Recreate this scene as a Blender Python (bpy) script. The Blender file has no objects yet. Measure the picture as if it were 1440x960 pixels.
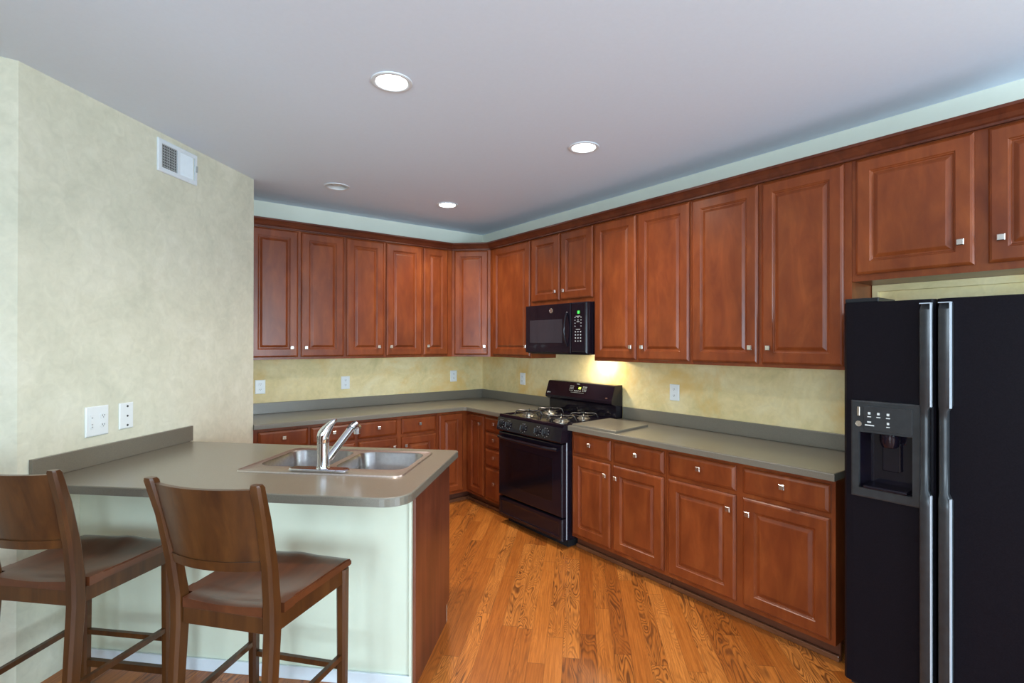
import bpy, bmesh, math, random
from mathutils import Vector, Matrix

# ---------------------------------------------------------------- camera, light, exposure
SC = bpy.context.scene
COL = SC.collection
K = 0.947            # survey unit -> metre (ceiling 2.73 m, counter 0.915 m)
ZF = -0.055          # floor level in survey units
PI = math.pi

def W(x, y, z):      # survey point -> world point
    return Vector((x * K, y * K, (z - ZF) * K))

cam_d = bpy.data.cameras.new('camera')
cam = bpy.data.objects.new('camera', cam_d)
COL.objects.link(cam)
yaw, pit, rol = math.radians(37.6253), math.radians(0.1586), math.radians(0.0796)
fwd = Vector((math.sin(yaw) * math.cos(pit), math.cos(yaw) * math.cos(pit), math.sin(pit)))
rt = Vector((math.cos(yaw), -math.sin(yaw), 0.0))
up = rt.cross(fwd)
r2 = rt * math.cos(rol) + up * math.sin(rol)
u2 = -rt * math.sin(rol) + up * math.cos(rol)
M = Matrix(((r2.x, u2.x, -fwd.x, 0), (r2.y, u2.y, -fwd.y, 0), (r2.z, u2.z, -fwd.z, 0), (0, 0, 0, 1)))
M.translation = W(-3.4661, -5.0692, 1.5538)
cam.matrix_world = M
cam_d.sensor_width = 36.0
cam_d.lens = 727.0 / 1440.0 * 36.0
cam_d.clip_start = 0.05
SC.camera = cam

SC.view_settings.view_transform = 'Standard'
SC.view_settings.look = 'None'
SC.view_settings.gamma = 1.0
SC.view_settings.use_curve_mapping = False
SC.view_settings.exposure = 0.22

world = bpy.data.worlds.new('sky')
SC.world = world
world.use_nodes = True
wb = world.node_tree.nodes['Background']
wb.inputs[0].default_value = (0.55, 0.75, 1.0, 1)
wb.inputs[1].default_value = 1.2

def area(name, loc, target, sx, sy, power, color):
    l = bpy.data.lights.new(name, 'AREA')
    l.shape = 'RECTANGLE'; l.size = sx; l.size_y = sy; l.energy = power; l.color = color
    o = bpy.data.objects.new(name, l); COL.objects.link(o)
    o.location = loc
    o.rotation_euler = (Vector(target) - Vector(loc)).to_track_quat('-Z', 'Y').to_euler()
    return o

ROOM_W, ROOM_S = -7.6, -9.0            # far ends of the room behind the camera (survey)
# window openings: south wall (x0, x1, z0, z1), west wall (y0, y1, z0, z1)
WIN_S = [(-6.6, -5.0, 0.35, 2.25), (-4.4, -2.8, 0.35, 2.25), (-2.2, -0.6, 0.35, 2.25)]
WIN_W = [(-7.9, -5.3, 0.35, 2.25)]
DAY = (0.66, 0.85, 1.0)
for i, (a, b, c, d) in enumerate(WIN_S):
    area('daylight', W((a + b) / 2, ROOM_S - 0.25, (c + d) / 2), W((a + b) / 2, -4.0, 2.7), (b - a) * K, (d - c) * K, (25, 90, 230)[i], DAY)
for i, (a, b, c, d) in enumerate(WIN_W):
    area('daylight', W(ROOM_W - 0.25, (a + b) / 2, (c + d) / 2), W(0, -3.6, 2.0), (b - a) * K, (d - c) * K, 230, DAY)
LAMP_POWER = 95
LAMP_COLOR = (1.0, 0.91, 0.80)
LENS_EMIT = 14.0
HOOD_POWER = 3.2

# ---------------------------------------------------------------- materials
def newmat(name):
    m = bpy.data.materials.new(name); m.use_nodes = True
    nt = m.node_tree
    return m, nt, nt.nodes['Principled BSDF']

def nd(nt, kind, **kw):
    n = nt.nodes.new(kind)
    for k, v in kw.items():
        setattr(n, k, v)
    return n

def setin(n, **kw):
    for k, v in kw.items():
        n.inputs[k.replace('_', ' ')].default_value = v

def ramp(nt, fac, stops):
    r = nd(nt, 'ShaderNodeValToRGB')
    e = r.color_ramp.elements
    while len(e) < len(stops): e.new(0.5)
    for el, (p, c) in zip(e, stops):
        el.position = p; el.color = (*c, 1) if len(c) == 3 else c
    nt.links.new(fac, r.inputs[0])
    return r.outputs[0]

def mapped(nt, scale, rand=True, src='Object'):
    tc = nd(nt, 'ShaderNodeTexCoord')
    mp = nd(nt, 'ShaderNodeMapping'); mp.inputs['Scale'].default_value = scale
    nt.links.new(tc.outputs[src], mp.inputs[0])
    if rand:
        oi = nd(nt, 'ShaderNodeObjectInfo')
        mm = nd(nt, 'ShaderNodeMath', operation='MULTIPLY'); mm.inputs[1].default_value = 37.0
        nt.links.new(oi.outputs['Random'], mm.inputs[0])
        cb = nd(nt, 'ShaderNodeCombineXYZ')
        for i in range(3): nt.links.new(mm.outputs[0], cb.inputs[i])
        nt.links.new(cb.outputs[0], mp.inputs['Location'])
    return mp.outputs[0]

def noise(nt, vec, scale, detail=4, rough=0.55, dist=0.0):
    n = nd(nt, 'ShaderNodeTexNoise')
    setin(n, Scale=scale, Detail=detail, Roughness=rough, Distortion=dist)
    nt.links.new(vec, n.inputs['Vector'])
    return n.outputs['Fac']

def mixc(nt, fac, a, b, mode='MIX'):
    m = nd(nt, 'ShaderNodeMix', data_type='RGBA', blend_type=mode)
    if isinstance(fac, float): m.inputs[0].default_value = fac
    else: nt.links.new(fac, m.inputs[0])
    for s, v in ((6, a), (7, b)):
        if isinstance(v, tuple): m.inputs[s].default_value = (*v, 1)
        else: nt.links.new(v, m.inputs[s])
    return m.outputs[2]

def bump(nt, h, strength, dist, bsdf):
    b = nd(nt, 'ShaderNodeBump'); b.inputs['Strength'].default_value = strength; b.inputs['Distance'].default_value = dist
    nt.links.new(h, b.inputs['Height']); nt.links.new(b.outputs[0], bsdf.inputs['Normal'])

def wood(name, dark, mid, light, rough=0.33, grain=(9, 9, 0.7), coat=0.25, bmp=0.03):
    m, nt, b = newmat(name)
    v = mapped(nt, grain)
    n1 = noise(nt, v, 2.2, 6, 0.6, 0.6)
    v2 = mapped(nt, (1.6, 1.6, 1.0))
    n2 = noise(nt, v2, 3.0, 3, 0.5)
    c1 = ramp(nt, n1, [(0.28, dark), (0.52, mid), (0.78, light)])
    c2 = ramp(nt, n2, [(0.3, (0.72, 0.68, 0.66)), (0.7, (1.15, 1.15, 1.12))])
    c = mixc(nt, 0.8, c1, c2, 'MULTIPLY')
    nt.links.new(c, b.inputs['Base Color'])
    b.inputs['Roughness'].default_value = rough
    b.inputs['Coat Weight'].default_value = coat
    b.inputs['Coat Roughness'].default_value = 0.22
    bump(nt, n1, bmp, 0.002, b)
    return m

def plain(name, col, rough=0.5, metal=0.0, coat=0.0, mottle=0.0, scale=30.0, coatr=0.1):
    m, nt, b = newmat(name)
    v = mapped(nt, (1, 1, 1))
    n = noise(nt, v, scale, 4, 0.6)
    lo = tuple(max(0, c * (1 - mottle)) for c in col); hi = tuple(c * (1 + mottle) for c in col)
    nt.links.new(ramp(nt, n, [(0.3, lo), (0.7, hi)]), b.inputs['Base Color'])
    b.inputs['Roughness'].default_value = rough
    b.inputs['Metallic'].default_value = metal
    b.inputs['Coat Weight'].default_value = coat
    b.inputs['Coat Roughness'].default_value = coatr
    return m

def glow(name, col, strength):
    m, nt, b = newmat(name)
    b.inputs['Base Color'].default_value = (*col, 1)
    b.inputs['Emission Color'].default_value = (*col, 1)
    b.inputs['Emission Strength'].default_value = strength
    return m

CAB = wood('cabinet_cherry', (0.16, 0.032, 0.009), (0.215, 0.048, 0.012), (0.285, 0.074, 0.018), grain=(6, 6, 1.6), coat=0.12)
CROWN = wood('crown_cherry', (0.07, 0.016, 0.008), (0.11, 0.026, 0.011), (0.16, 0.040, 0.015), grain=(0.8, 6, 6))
CABIN = wood('cabinet_side_veneer', (0.10, 0.026, 0.012), (0.16, 0.042, 0.018), (0.21, 0.06, 0.024), rough=0.4)
TOE = wood('toe_kick_wood', (0.07, 0.02, 0.009), (0.11, 0.032, 0.013), (0.16, 0.05, 0.02), rough=0.45, grain=(0.8, 9, 9))
SHOE = wood('shoe_moulding_wood', (0.10, 0.035, 0.014), (0.15, 0.055, 0.022), (0.20, 0.08, 0.032), rough=0.4, grain=(0.8, 9, 9))
STOOL = wood('stool_walnut', (0.044, 0.015, 0.005), (0.076, 0.027, 0.007), (0.115, 0.043, 0.011), rough=0.34)
SEATM = wood('stool_seat_walnut', (0.065, 0.018, 0.007), (0.098, 0.028, 0.010), (0.13, 0.040, 0.014), rough=0.3, grain=(9, 0.8, 9))

def faux_paint(name, a, b_, c, scale=4.0, stain=None):
    m, nt, b = newmat(name)
    v = mapped(nt, (1, 1, 1), rand=False)
    n1 = noise(nt, v, scale, 6, 0.65, 0.8)
    n2 = noise(nt, v, scale * 6, 4, 0.6, 1.0)
    c1 = ramp(nt, n1, [(0.30, a), (0.5, b_), (0.72, c)])
    c2 = ramp(nt, n2, [(0.3, (0.93, 0.93, 0.92)), (0.7, (1.05, 1.05, 1.05))])
    col = mixc(nt, 1.0, c1, c2, 'MULTIPLY')
    if stain:
        v3 = mapped(nt, (1, 1, 1), rand=False)
        n3 = noise(nt, v3, 1.7, 5, 0.6, 0.5)
        f = ramp(nt, n3, [(0.50, (0, 0, 0)), (0.66, (0.75, 0.75, 0.75))])
        col = mixc(nt, f, col, stain)
    nt.links.new(col, b.inputs['Base Color'])
    b.inputs['Roughness'].default_value = 0.62
    bump(nt, n2, 0.06, 0.004, b)
    return m

P_DIAG = faux_paint('sponged_cream_paint', (0.63, 0.63, 0.50), (0.70, 0.69, 0.55), (0.76, 0.75, 0.62), 3.0)
P_YEL = faux_paint('sponged_yellow_paint', (0.66, 0.56, 0.27), (0.81, 0.67, 0.35), (0.87, 0.76, 0.46), 3.0, (0.78, 0.50, 0.14))
P_SAGE = plain('pale_sage_paint', (0.76, 0.78, 0.66), 0.6, mottle=0.03, scale=4)
P_MINT = plain('pale_mint_paint', (0.68, 0.72, 0.57), 0.55, mottle=0.03, scale=5)
P_CEIL = plain('ceiling_paint', (0.74, 0.84, 0.97), 0.8, mottle=0.01, scale=60)
P_BACK = plain('beige_paint', (0.45, 0.44, 0.38), 0.7, mottle=0.03, scale=3)
WHITE = plain('white_trim_paint', (0.74, 0.80, 0.84), 0.35, mottle=0.02)
PLAST = plain('white_plastic', (0.80, 0.84, 0.84), 0.3, mottle=0.01)
SLOT = plain('dark_slot', (0.05, 0.05, 0.05), 0.5)
GREYM = plain('grey_plastic', (0.42, 0.44, 0.43), 0.5)
COUNTER = plain('taupe_laminate', (0.170, 0.153, 0.118), 0.32, mottle=0.12, scale=260, coat=0.55, coatr=0.22)
BLACK = plain('black_gloss_enamel', (0.008, 0.006, 0.011), 0.12, mottle=0.1, coat=0.10, coatr=0.05)
BLACKS = plain('black_satin_plastic', (0.018, 0.018, 0.020), 0.30, mottle=0.2)
BLACKT = plain('black_textured_steel', (0.008, 0.0065, 0.009), 0.36, mottle=0.3, scale=300)
GREYB = plain('charcoal_plastic', (0.028, 0.030, 0.032), 0.30, mottle=0.2)
IRON = plain('cast_iron', (0.16, 0.15, 0.14), 0.22, mottle=0.3, metal=0.9)
EDGE = plain('silver_trim_and_glint', (0.62, 0.70, 0.78), 0.38, metal=0.35)  # range side trim; on the fridge handles a painted window glint
BURN = plain('burner_aluminium', (0.55, 0.50, 0.42), 0.3, metal=0.9, mottle=0.2)
CHROME = plain('polished_chrome', (0.78, 0.80, 0.84), 0.07, metal=1.0)
NICKEL = plain('brushed_nickel', (0.78, 0.74, 0.68), 0.26, metal=1.0, mottle=0.05)
STEEL = plain('brushed_stainless', (0.66, 0.62, 0.60), 0.33, metal=1.0, mottle=0.08, scale=80)
BOWL = plain('dark_stainless', (0.40, 0.38, 0.37), 0.30, metal=1.0, mottle=0.1, scale=60)  # darker steel than the rim, used for the bowls
PRINT = plain('white_print', (0.62, 0.64, 0.62), 0.5)
GLASSD = plain('oven_dark_glass', (0.005, 0.004, 0.007), 0.10, coat=0.1, coatr=0.02)
SCREEN = plain('screen_mesh_glass', (0.035, 0.033, 0.042), 0.07, mottle=0.1, scale=200)
LED_G = glow('green_display', (0.05, 0.75, 0.08), 1.1)
LED_Y = glow('yellow_display', (0.62, 0.85, 0.10), 1.2)
for m_, s_ in ((CAB, 0.32), (CROWN, 0.3), (STOOL, 0.35), (BLACKT, 0.07), (BLACKS, 0.3), (GREYB, 0.4), (BLACK, 0.34), (GLASSD, 0.34)): m_.node_tree.nodes['Principled BSDF'].inputs['Specular IOR Level'].default_value = s_
LENS = glow('lit_lens', (1.0, 0.97, 0.93), LENS_EMIT)
FROST = glow('hood_lens', (1.0, 0.85, 0.55), 3.0)
BAFFLE = plain('white_baffle', (0.62, 0.62, 0.60), 0.4)

def floor_material():
    m, nt, b = newmat('oak_strip_floor')
    L = nt.links.new
    tc = nd(nt, 'ShaderNodeTexCoord')
    rot = nd(nt, 'ShaderNodeVectorRotate', rotation_type='Z_AXIS'); rot.inputs['Angle'].default_value = PI / 4
    L(tc.outputs['Object'], rot.inputs['Vector'])     # after +45 deg: y runs along the boards
    sp = nd(nt, 'ShaderNodeSeparateXYZ'); L(rot.outputs[0], sp.inputs[0])
    def mth(op, a, b2=None, c=None):
        n = nd(nt, 'ShaderNodeMath', operation=op)
        for i, v in enumerate((a, b2, c)):
            if v is None: continue
            if isinstance(v, (int, float)): n.inputs[i].default_value = v
            else: L(v, n.inputs[i])
        return n.outputs[0]
    pw, pl = 0.083, 1.15
    u = mth('DIVIDE', sp.outputs[0], pw)
    row = mth('FLOOR', u); fu = mth('FRACT', u)
    wn = nd(nt, 'ShaderNodeTexWhiteNoise', noise_dimensions='1D'); L(row, wn.inputs['W'])
    off = mth('MULTIPLY', wn.outputs['Value'], 7.0)
    v = mth('ADD', mth('DIVIDE', sp.outputs[1], pl), off)
    col = mth('FLOOR', v); fv = mth('FRACT', v)
    cb = nd(nt, 'ShaderNodeCombineXYZ'); L(row, cb.inputs[0]); L(col, cb.inputs[1])
    wn2 = nd(nt, 'ShaderNodeTexWhiteNoise', noise_dimensions='2D'); L(cb.outputs[0], wn2.inputs['Vector'])
    rnd = wn2.outputs['Value']
    base = ramp(nt, rnd, [(0.0, (0.36, 0.100, 0.014)), (0.35, (0.46, 0.140, 0.021)), (0.7, (0.56, 0.185, 0.030)), (1.0, (0.64, 0.230, 0.044))])
    # cathedral grain: contours of a stretched noise, different on every board
    gx = mth('MULTIPLY', fu, 0.85)
    gy = mth('MULTIPLY', sp.outputs[1], 1.5)
    gv = nd(nt, 'ShaderNodeCombineXYZ'); L(gx, gv.inputs[0]); L(gy, gv.inputs[1]); L(mth('MULTIPLY', rnd, 60.0), gv.inputs[2])
    gn = nd(nt, 'ShaderNodeTexNoise'); setin(gn, Scale=1.5, Detail=1.1, Roughness=0.35, Distortion=0.7); L(gv.outputs[0], gn.inputs['Vector'])
    cnt = mth('MULTIPLY', gn.outputs['Fac'], mth('ADD', 12.0, mth('MULTIPLY', wn2.outputs['Value'], 10.0)))
    s = mth('FRACT', cnt)
    line = ramp(nt, s, [(0.0, (1, 1, 1)), (0.16, (0.75, 0.75, 0.75)), (0.42, (0.12, 0.12, 0.12)), (0.78, (0, 0, 0)), (1.0, (1, 1, 1))])
    # fine fibres
    fx = nd(nt, 'ShaderNodeCombineXYZ'); L(mth('MULTIPLY', sp.outputs[0], 160.0), fx.inputs[0]); L(mth('MULTIPLY', sp.outputs[1], 5.0), fx.inputs[1]); L(rnd, fx.inputs[2])
    fn = nd(nt, 'ShaderNodeTexNoise'); setin(fn, Scale=1.0, Detail=4.0, Roughness=0.6); L(fx.outputs[0], fn.inputs['Vector'])
    fib = ramp(nt, fn.outputs['Fac'], [(0.32, (0.70, 0.62, 0.55)), (0.62, (1.08, 1.08, 1.08))])
    c = mixc(nt, 1.0, base, fib, 'MULTIPLY')
    mask = nd(nt, 'ShaderNodeTexNoise'); setin(mask, Scale=1.3, Detail=2.0); L(gv.outputs[0], mask.inputs['Vector'])
    mk = ramp(nt, mask.outputs['Fac'], [(0.32, (0.30, 0.30, 0.30)), (0.58, (0.95, 0.95, 0.95))])
    lf = mixc(nt, 1.0, line, mk, 'MULTIPLY')
    sc = nd(nt, 'ShaderNodeSeparateColor'); L(wn2.outputs['Color'], sc.inputs[0])
    bk = ramp(nt, sc.outputs[1], [(0.30, (0.12, 0.12, 0.12)), (0.50, (1, 1, 1))])
    lf = mixc(nt, 1.0, lf, bk, 'MULTIPLY')
    c = mixc(nt, lf, c, (0.115, 0.034, 0.008))
    # board joints
    e1 = mth('LESS_THAN', fu, 0.018); e2 = mth('LESS_THAN', fv, 0.0025)
    e = mth('MAXIMUM', e1, e2)
    c = mixc(nt, mth('MULTIPLY', e, 0.65), c, (0.10, 0.035, 0.01))
    L(c, b.inputs['Base Color'])
    b.inputs['Roughness'].default_value = 0.36
    b.inputs['Coat Weight'].default_value = 0.15
    b.inputs['Coat Roughness'].default_value = 0.25
    bump(nt, lf, 0.05, 0.001, b)
    return m
FLOOR = floor_material()

# ---------------------------------------------------------------- mesh helpers (survey units)
def box(bm, x0, x1, y0, y1, z0, z1, bev=0.0, seg=2):
    r = bmesh.ops.create_cube(bm, size=1.0)
    vs = r['verts']
    for v in vs:
        v.co = Vector(((x0 + x1) / 2 + v.co.x * (x1 - x0), (y0 + y1) / 2 + v.co.y * (y1 - y0), (z0 + z1) / 2 + v.co.z * (z1 - z0)))
    if bev > 0:
        es = list({e for v in vs for e in v.link_edges})
        bmesh.ops.bevel(bm, geom=es, offset=bev, segments=seg, profile=0.5, affect='EDGES')
    return bm

def B(*a, **k):
    return box(bmesh.new(), *a, **k)

def loft(bm, rings, cap0=True, cap1=True, closed=True):
    vr = [[bm.verts.new(p) for p in r] for r in rings]
    n = len(vr[0])
    for a, b in zip(vr[:-1], vr[1:]):
        for i in range(n if closed else n - 1):
            j = (i + 1) % n
            try: bm.faces.new((a[i], a[j], b[j], b[i]))
            except ValueError: pass
    if cap0: bm.faces.new(list(reversed(vr[0])))
    if cap1: bm.faces.new(vr[-1])
    return bm

def fixn(bm):
    bmesh.ops.recalc_face_normals(bm, faces=bm.faces[:]); return bm

def rect_rings(bm, x0, x1, z0, z1, prof):
    """rings of a rectangle facing -y: prof = [(inset, y)]"""
    rings = [[(x0 + i, y, z0 + i), (x1 - i, y, z0 + i), (x1 - i, y, z1 - i), (x0 + i, y, z1 - i)] for i, y in prof]
    return fixn(loft(bm, rings))

def cyl(bm, c, axis, r, h, seg=24, r2_=None, cap=True):
    """cylinder from point c along axis, length h"""
    ax = Vector(axis).normalized()
    q = ax.to_track_quat('Z', 'Y').to_matrix()
    r2_ = r if r2_ is None else r2_
    rings = []
    for rr, t in ((r, 0), (r2_, h)):
        rings.append([Vector(c) + q @ Vector((rr * math.cos(a), rr * math.sin(a), t)) for a in [2 * PI * i / seg for i in range(seg)]])
    loft(bm, rings, cap, cap)
    return bm

def lathe(bm, c, axis, prof, seg=28, cap0=True, cap1=True):
    ax = Vector(axis).normalized(); q = ax.to_track_quat('Z', 'Y').to_matrix()
    rings = [[Vector(c) + q @ Vector((r * math.cos(a), r * math.sin(a), t)) for a in [2 * PI * i / seg for i in range(seg)]] for r, t in prof]
    return fixn(loft(bm, rings, cap0, cap1))

def tube(bm, pts, rad, seg=12, closed=False):
    pts = [Vector(p) for p in pts]
    rads = rad if isinstance(rad, (list, tuple)) else [rad] * len(pts)
    rings = []; prev = None
    n = len(pts)
    for i, p in enumerate(pts):
        if closed: t = pts[(i + 1) % n] - pts[i - 1]
        else: t = (pts[min(i + 1, n - 1)] - pts[max(i - 1, 0)])
        t.normalize()
        if prev is None:
            a = Vector((0, 0, 1)) if abs(t.z) < 0.9 else Vector((1, 0, 0))
            u = t.cross(a).normalized()
        else:
            u = (prev - t * prev.dot(t)).normalized()
        prev = u
        w = t.cross(u)
        rings.append([p + (u * math.cos(2 * PI * k / seg) + w * math.sin(2 * PI * k / seg)) * rads[i] for k in range(seg)])
    if closed: rings.append(rings[0]); loft(bm, rings, False, False); bmesh.ops.remove_doubles(bm, verts=bm.verts[:], dist=1e-6)
    else: loft(bm, rings)
    return fixn(bm)

def prism(bm, poly, z0, z1):
    loft(bm, [[(x, y, z0) for x, y in poly], [(x, y, z1) for x, y in poly]])
    return fixn(bm)

def offset_poly(poly, d):
    """inward offset of a ccw polygon"""
    out = []; n = len(poly)
    for i in range(n):
        a, b, c = Vector(poly[i - 1]), Vector(poly[i]), Vector(poly[(i + 1) % n])
        e1 = (b - a).normalized(); e2 = (c - b).normalized()
        n1 = Vector((-e1.y, e1.x)); n2 = Vector((-e2.y, e2.x))
        m = (n1 + n2); m = m / max(0.25, m.dot(n1))
        p = b + m * d / 1.0
        out.append((p.x, p.y))
    return out

def area2(poly):
    return sum(poly[i - 1][0] * poly[i][1] - poly[i][0] * poly[i - 1][1] for i in range(len(poly)))

def slab(poly, z0, z1, hole=None, ch=0.006):
    """worktop slab with a softened top edge and an optional hole"""
    if area2(poly) < 0: poly = poly[::-1]
    bm = bmesh.new()
    c = ch * 0.3
    levels = [(0, z0), (0, z1 - ch), (c, z1 - c), (ch, z1)]
    rings = [[(x, y, z) for x, y in (offset_poly(poly, i) if i else poly)] for i, z in levels]
    vr = [[bm.verts.new(p) for p in r] for r in rings]
    n = len(poly)
    for a, b in zip(vr[:-1], vr[1:]):
        for i in range(n):
            j = (i + 1) % n; bm.faces.new((a[i], a[j], b[j], b[i]))
    for ring, zz in ((vr[-1], z1), (vr[0], z0)):
        es = []
        for i in range(n):
            es.append(bm.edges.get((ring[i], ring[(i + 1) % n])))
        if hole:
            hv = [bm.verts.new((x, y, zz)) for x, y in hole]
            es += [bm.edges.new((hv[i], hv[(i + 1) % len(hv)])) for i in range(len(hv))]
            ring.append(hv)
        bmesh.ops.triangle_fill(bm, edges=es, use_beauty=True)
    if hole:
        a, b = vr[-1][-1], vr[0][-1]
        for i in range(len(hole)):
            j = (i + 1) % len(hole); bm.faces.new((a[i], a[j], b[j], b[i]))
    return fixn(bm)

def rrect(x0, x1, y0, y1, r, seg=6):
    pts = []
    for cx, cy, a0 in ((x1 - r, y0 + r, -PI / 2), (x1 - r, y1 - r, 0), (x0 + r, y1 - r, PI / 2), (x0 + r, y0 + r, PI)):
        for k in range(seg + 1):
            a = a0 + (PI / 2) * k / seg
            pts.append((cx + r * math.cos(a), cy + r * math.sin(a)))
    return pts

# ---------------------------------------------------------------- object helpers
FB, FR, FP, FW, FC = 0.0, -PI / 2, -PI / 4, PI / 4, -PI / 4
# frames (rotation about z through the back corner); in every frame -y points into the room
#  FB back wall: x = X, y = Y   FR right wall: x = -Y, y = X   FP peninsula: x = across, y = away from camera   FW diagonal wall: x = along wall

def link(name, bm, mat, org, smooth=False, angle=40):
    me = bpy.data.meshes.new(name)
    for v in bm.verts: v.co = (v.co - Vector(org)) * K
    bm.normal_update()
    bm.to_mesh(me); bm.free()
    me.materials.append(mat)
    if smooth:
        for p in me.polygons: p.use_smooth = True
        me.set_sharp_from_angle(angle=math.radians(angle))
    o = bpy.data.objects.new(name, me)
    COL.objects.link(o)
    return o

def place(o, rot, org):
    c, s = math.cos(rot), math.sin(rot)
    x, y, z = org
    o.location = W(x * c - y * s, x * s + y * c, z)
    o.rotation_euler = (0, 0, rot)

def tag(o, label, cat, group=None):
    o['label'] = label; o['category'] = cat
    if group: o['group'] = group
    return o

class Thing:
    def __init__(self, name, label, cat, rot, org, group=None):
        self.org = org; self.rot = rot
        self.o = bpy.data.objects.new(name, None); COL.objects.link(self.o)
        self.o.empty_display_size = 0.1
        place(self.o, rot, org)
        tag(self.o, label, cat, group)
    def part(self, name, bm, mat, parent=None, smooth=False, label=None, angle=40):
        o = link(name, bm, mat, self.org, smooth, angle)
        o.parent = parent or self.o
        if label: o['label'] = label
        return o

def single(name, bm, mat, label, cat, rot, org, group=None, smooth=False):
    o = link(name, bm, mat, org, smooth); place(o, rot, org); return tag(o, label, cat, group)

def struct(name, bm, mat, rot=0.0, org=(0, 0, 0)):
    o = link(name, bm, mat, org); place(o, rot, org); o['kind'] = 'structure'; return o

# ---------------------------------------------------------------- the room
H = 2.83
LIGHTS = [(-2.391, -2.708), (-1.04, -2.686), (-1.023, -0.917), (-2.023, -0.853)]
struct('floor', B(ROOM_W, 0.0, ROOM_S, 0.0, ZF - 0.05, ZF), FLOOR)
# ceiling with four round openings
bm = bmesh.new()
hw, hr = 0.14, 0.078
xs = sorted({ROOM_W - .3, 0.3} | {x + s * hw for x, y in LIGHTS for s in (-1, 1)})
ys = sorted({ROOM_S - .3, 0.3} | {y + s * hw for x, y in LIGHTS for s in (-1, 1)})
cells = {}
def gv(x, y, _c={}):
    k = (round(x, 5), round(y, 5))
    if k not in _c: _c[k] = bm.verts.new((x, y, H))
    return _c[k]
def inside(x, y):
    for lx, ly in LIGHTS:
        if abs(x - lx) < hw and abs(y - ly) < hw: return (lx, ly)
for i in range(len(xs) - 1):
    for j in range(len(ys) - 1):
        mx, my = (xs[i] + xs[i + 1]) / 2, (ys[j] + ys[j + 1]) / 2
        if not inside(mx, my):
            bm.faces.new((gv(xs[i], ys[j]), gv(xs[i], ys[j + 1]), gv(xs[i + 1], ys[j + 1]), gv(xs[i + 1], ys[j])))
for lx, ly in LIGHTS:
    seg = 32
    ring = [(lx + hr * math.cos(2 * PI * k / seg), ly + hr * math.sin(2 * PI * k / seg)) for k in range(seg)]
    sq = []
    for k in range(seg):
        a = 2 * PI * k / seg; c, s = math.cos(a), math.sin(a); m = max(abs(c), abs(s))
        sq.append((lx + hw * c / m, ly + hw * s / m))
    rv = [bm.verts.new((*p, H)) for p in ring]; sv = [bm.verts.new((*p, H)) for p in sq]
    for k in range(seg):
        q = (k + 1) % seg; bm.faces.new((sv[k], sv[q], rv[q], rv[k]))
    tv = [bm.verts.new((*p, H + 0.14)) for p in ring]
    for k in range(seg):
        q = (k + 1) % seg; bm.faces.new((rv[k], rv[q], tv[q], tv[k]))
    bm.faces.new(tv)
struct('ceiling', bm, P_CEIL)

SPLIT = 2.2
struct('wall_back', B(-2.60, 0.0, 0.0, 0.12, ZF, SPLIT), P_YEL)
struct('wall_back_soffit', B(-2.60, 0.0, 0.0, 0.12, SPLIT, H), P_SAGE)
struct('wall_right', B(0.0, 0.12, ROOM_S, 0.12, ZF, SPLIT), P_YEL)
struct('wall_right_soffit', B(0.0, 0.12, ROOM_S, 0.12, SPLIT, H), P_SAGE)
struct('wall_left', prism(bmesh.new(), [(-2.60, 0.12), (-2.60, -0.634), (-3.811, -1.846), (-3.95, -1.846), (-3.95, 0.12)], ZF, H), P_DIAG)
struct('wall_far_left', B(ROOM_W, -3.95, -1.846, -1.72, ZF, H), P_DIAG)
struct('wall_light_blocker', B(-5.02, -4.92, -3.7, -1.847, ZF, H), P_BACK)  # unseen wall, added to keep window light off the far-left wall
def wall_with_holes(name, a0, a1, holes, along_x, fixed, thick):
    bm = bmesh.new()
    def bx(a, b, z0, z1):
        if b - a < 1e-4: return
        if along_x: box(bm, a, b, fixed - thick, fixed, z0, z1)
        else: box(bm, fixed - thick, fixed, a, b, z0, z1)
    cur = a0
    for (p, q, z0, z1) in sorted(holes):
        bx(cur, p, ZF, H); bx(p, q, ZF, z0); bx(p, q, z1, H); cur = q
    bx(cur, a1, ZF, H)
    return struct(name, bm, P_BACK)
wall_with_holes('wall_south', ROOM_W - .12, 0.12, WIN_S, True, ROOM_S, 0.12)
wall_with_holes('wall_west', ROOM_S, -1.72, WIN_W, False, ROOM_W, 0.12)
for k, (a, b, c, d) in enumerate(WIN_S + WIN_W):
    bm = bmesh.new(); t = 0.06
    sx = k < len(WIN_S); f = ROOM_S if sx else ROOM_W
    def wb_(p, q, z0, z1, dd=0.05):
        if sx: box(bm, p, q, f - 0.09, f - 0.09 + dd, z0, z1)
        else: box(bm, f - 0.09, f - 0.09 + dd, p, q, z0, z1)
    wb_(a, b, c, c + t); wb_(a, b, d - t, d); wb_(a, a + t, c, d); wb_(b - t, b, c, d)
    wb_((a + b) / 2 - .02, (a + b) / 2 + .02, c, d, .04)
    wb_(a, b, (c + d) / 2 - .02, (c + d) / 2 + .02, .04)
    struct('window_%d' % (k + 1), bm, WHITE)

struct('trim_1', B(-0.030, -0.001, -5.04, -3.985, 1.848, 1.884), P_YEL)
struct('trim_2', B(-0.030, -0.001, -4.012, -3.985, 1.2, 1.8475), P_YEL)

# ---------------------------------------------------------------- cabinets
def door_bm(x0, x1, z0, z1, yb, fr=0.066):
    y = yb - 0.02
    prof = [(0, yb), (0, y + 0.010), (0.006, y + 0.004), (0.014, y), (fr, y), (fr + 0.004, y + 0.005), (fr + 0.008, y + 0.006),
            (fr + 0.012, y + 0.011), (fr + 0.018, y + 0.011), (fr + 0.034, y + 0.003), (fr + 0.038, y + 0.002)]
    return rect_rings(bmesh.new(), x0, x1, z0, z1, prof)

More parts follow.
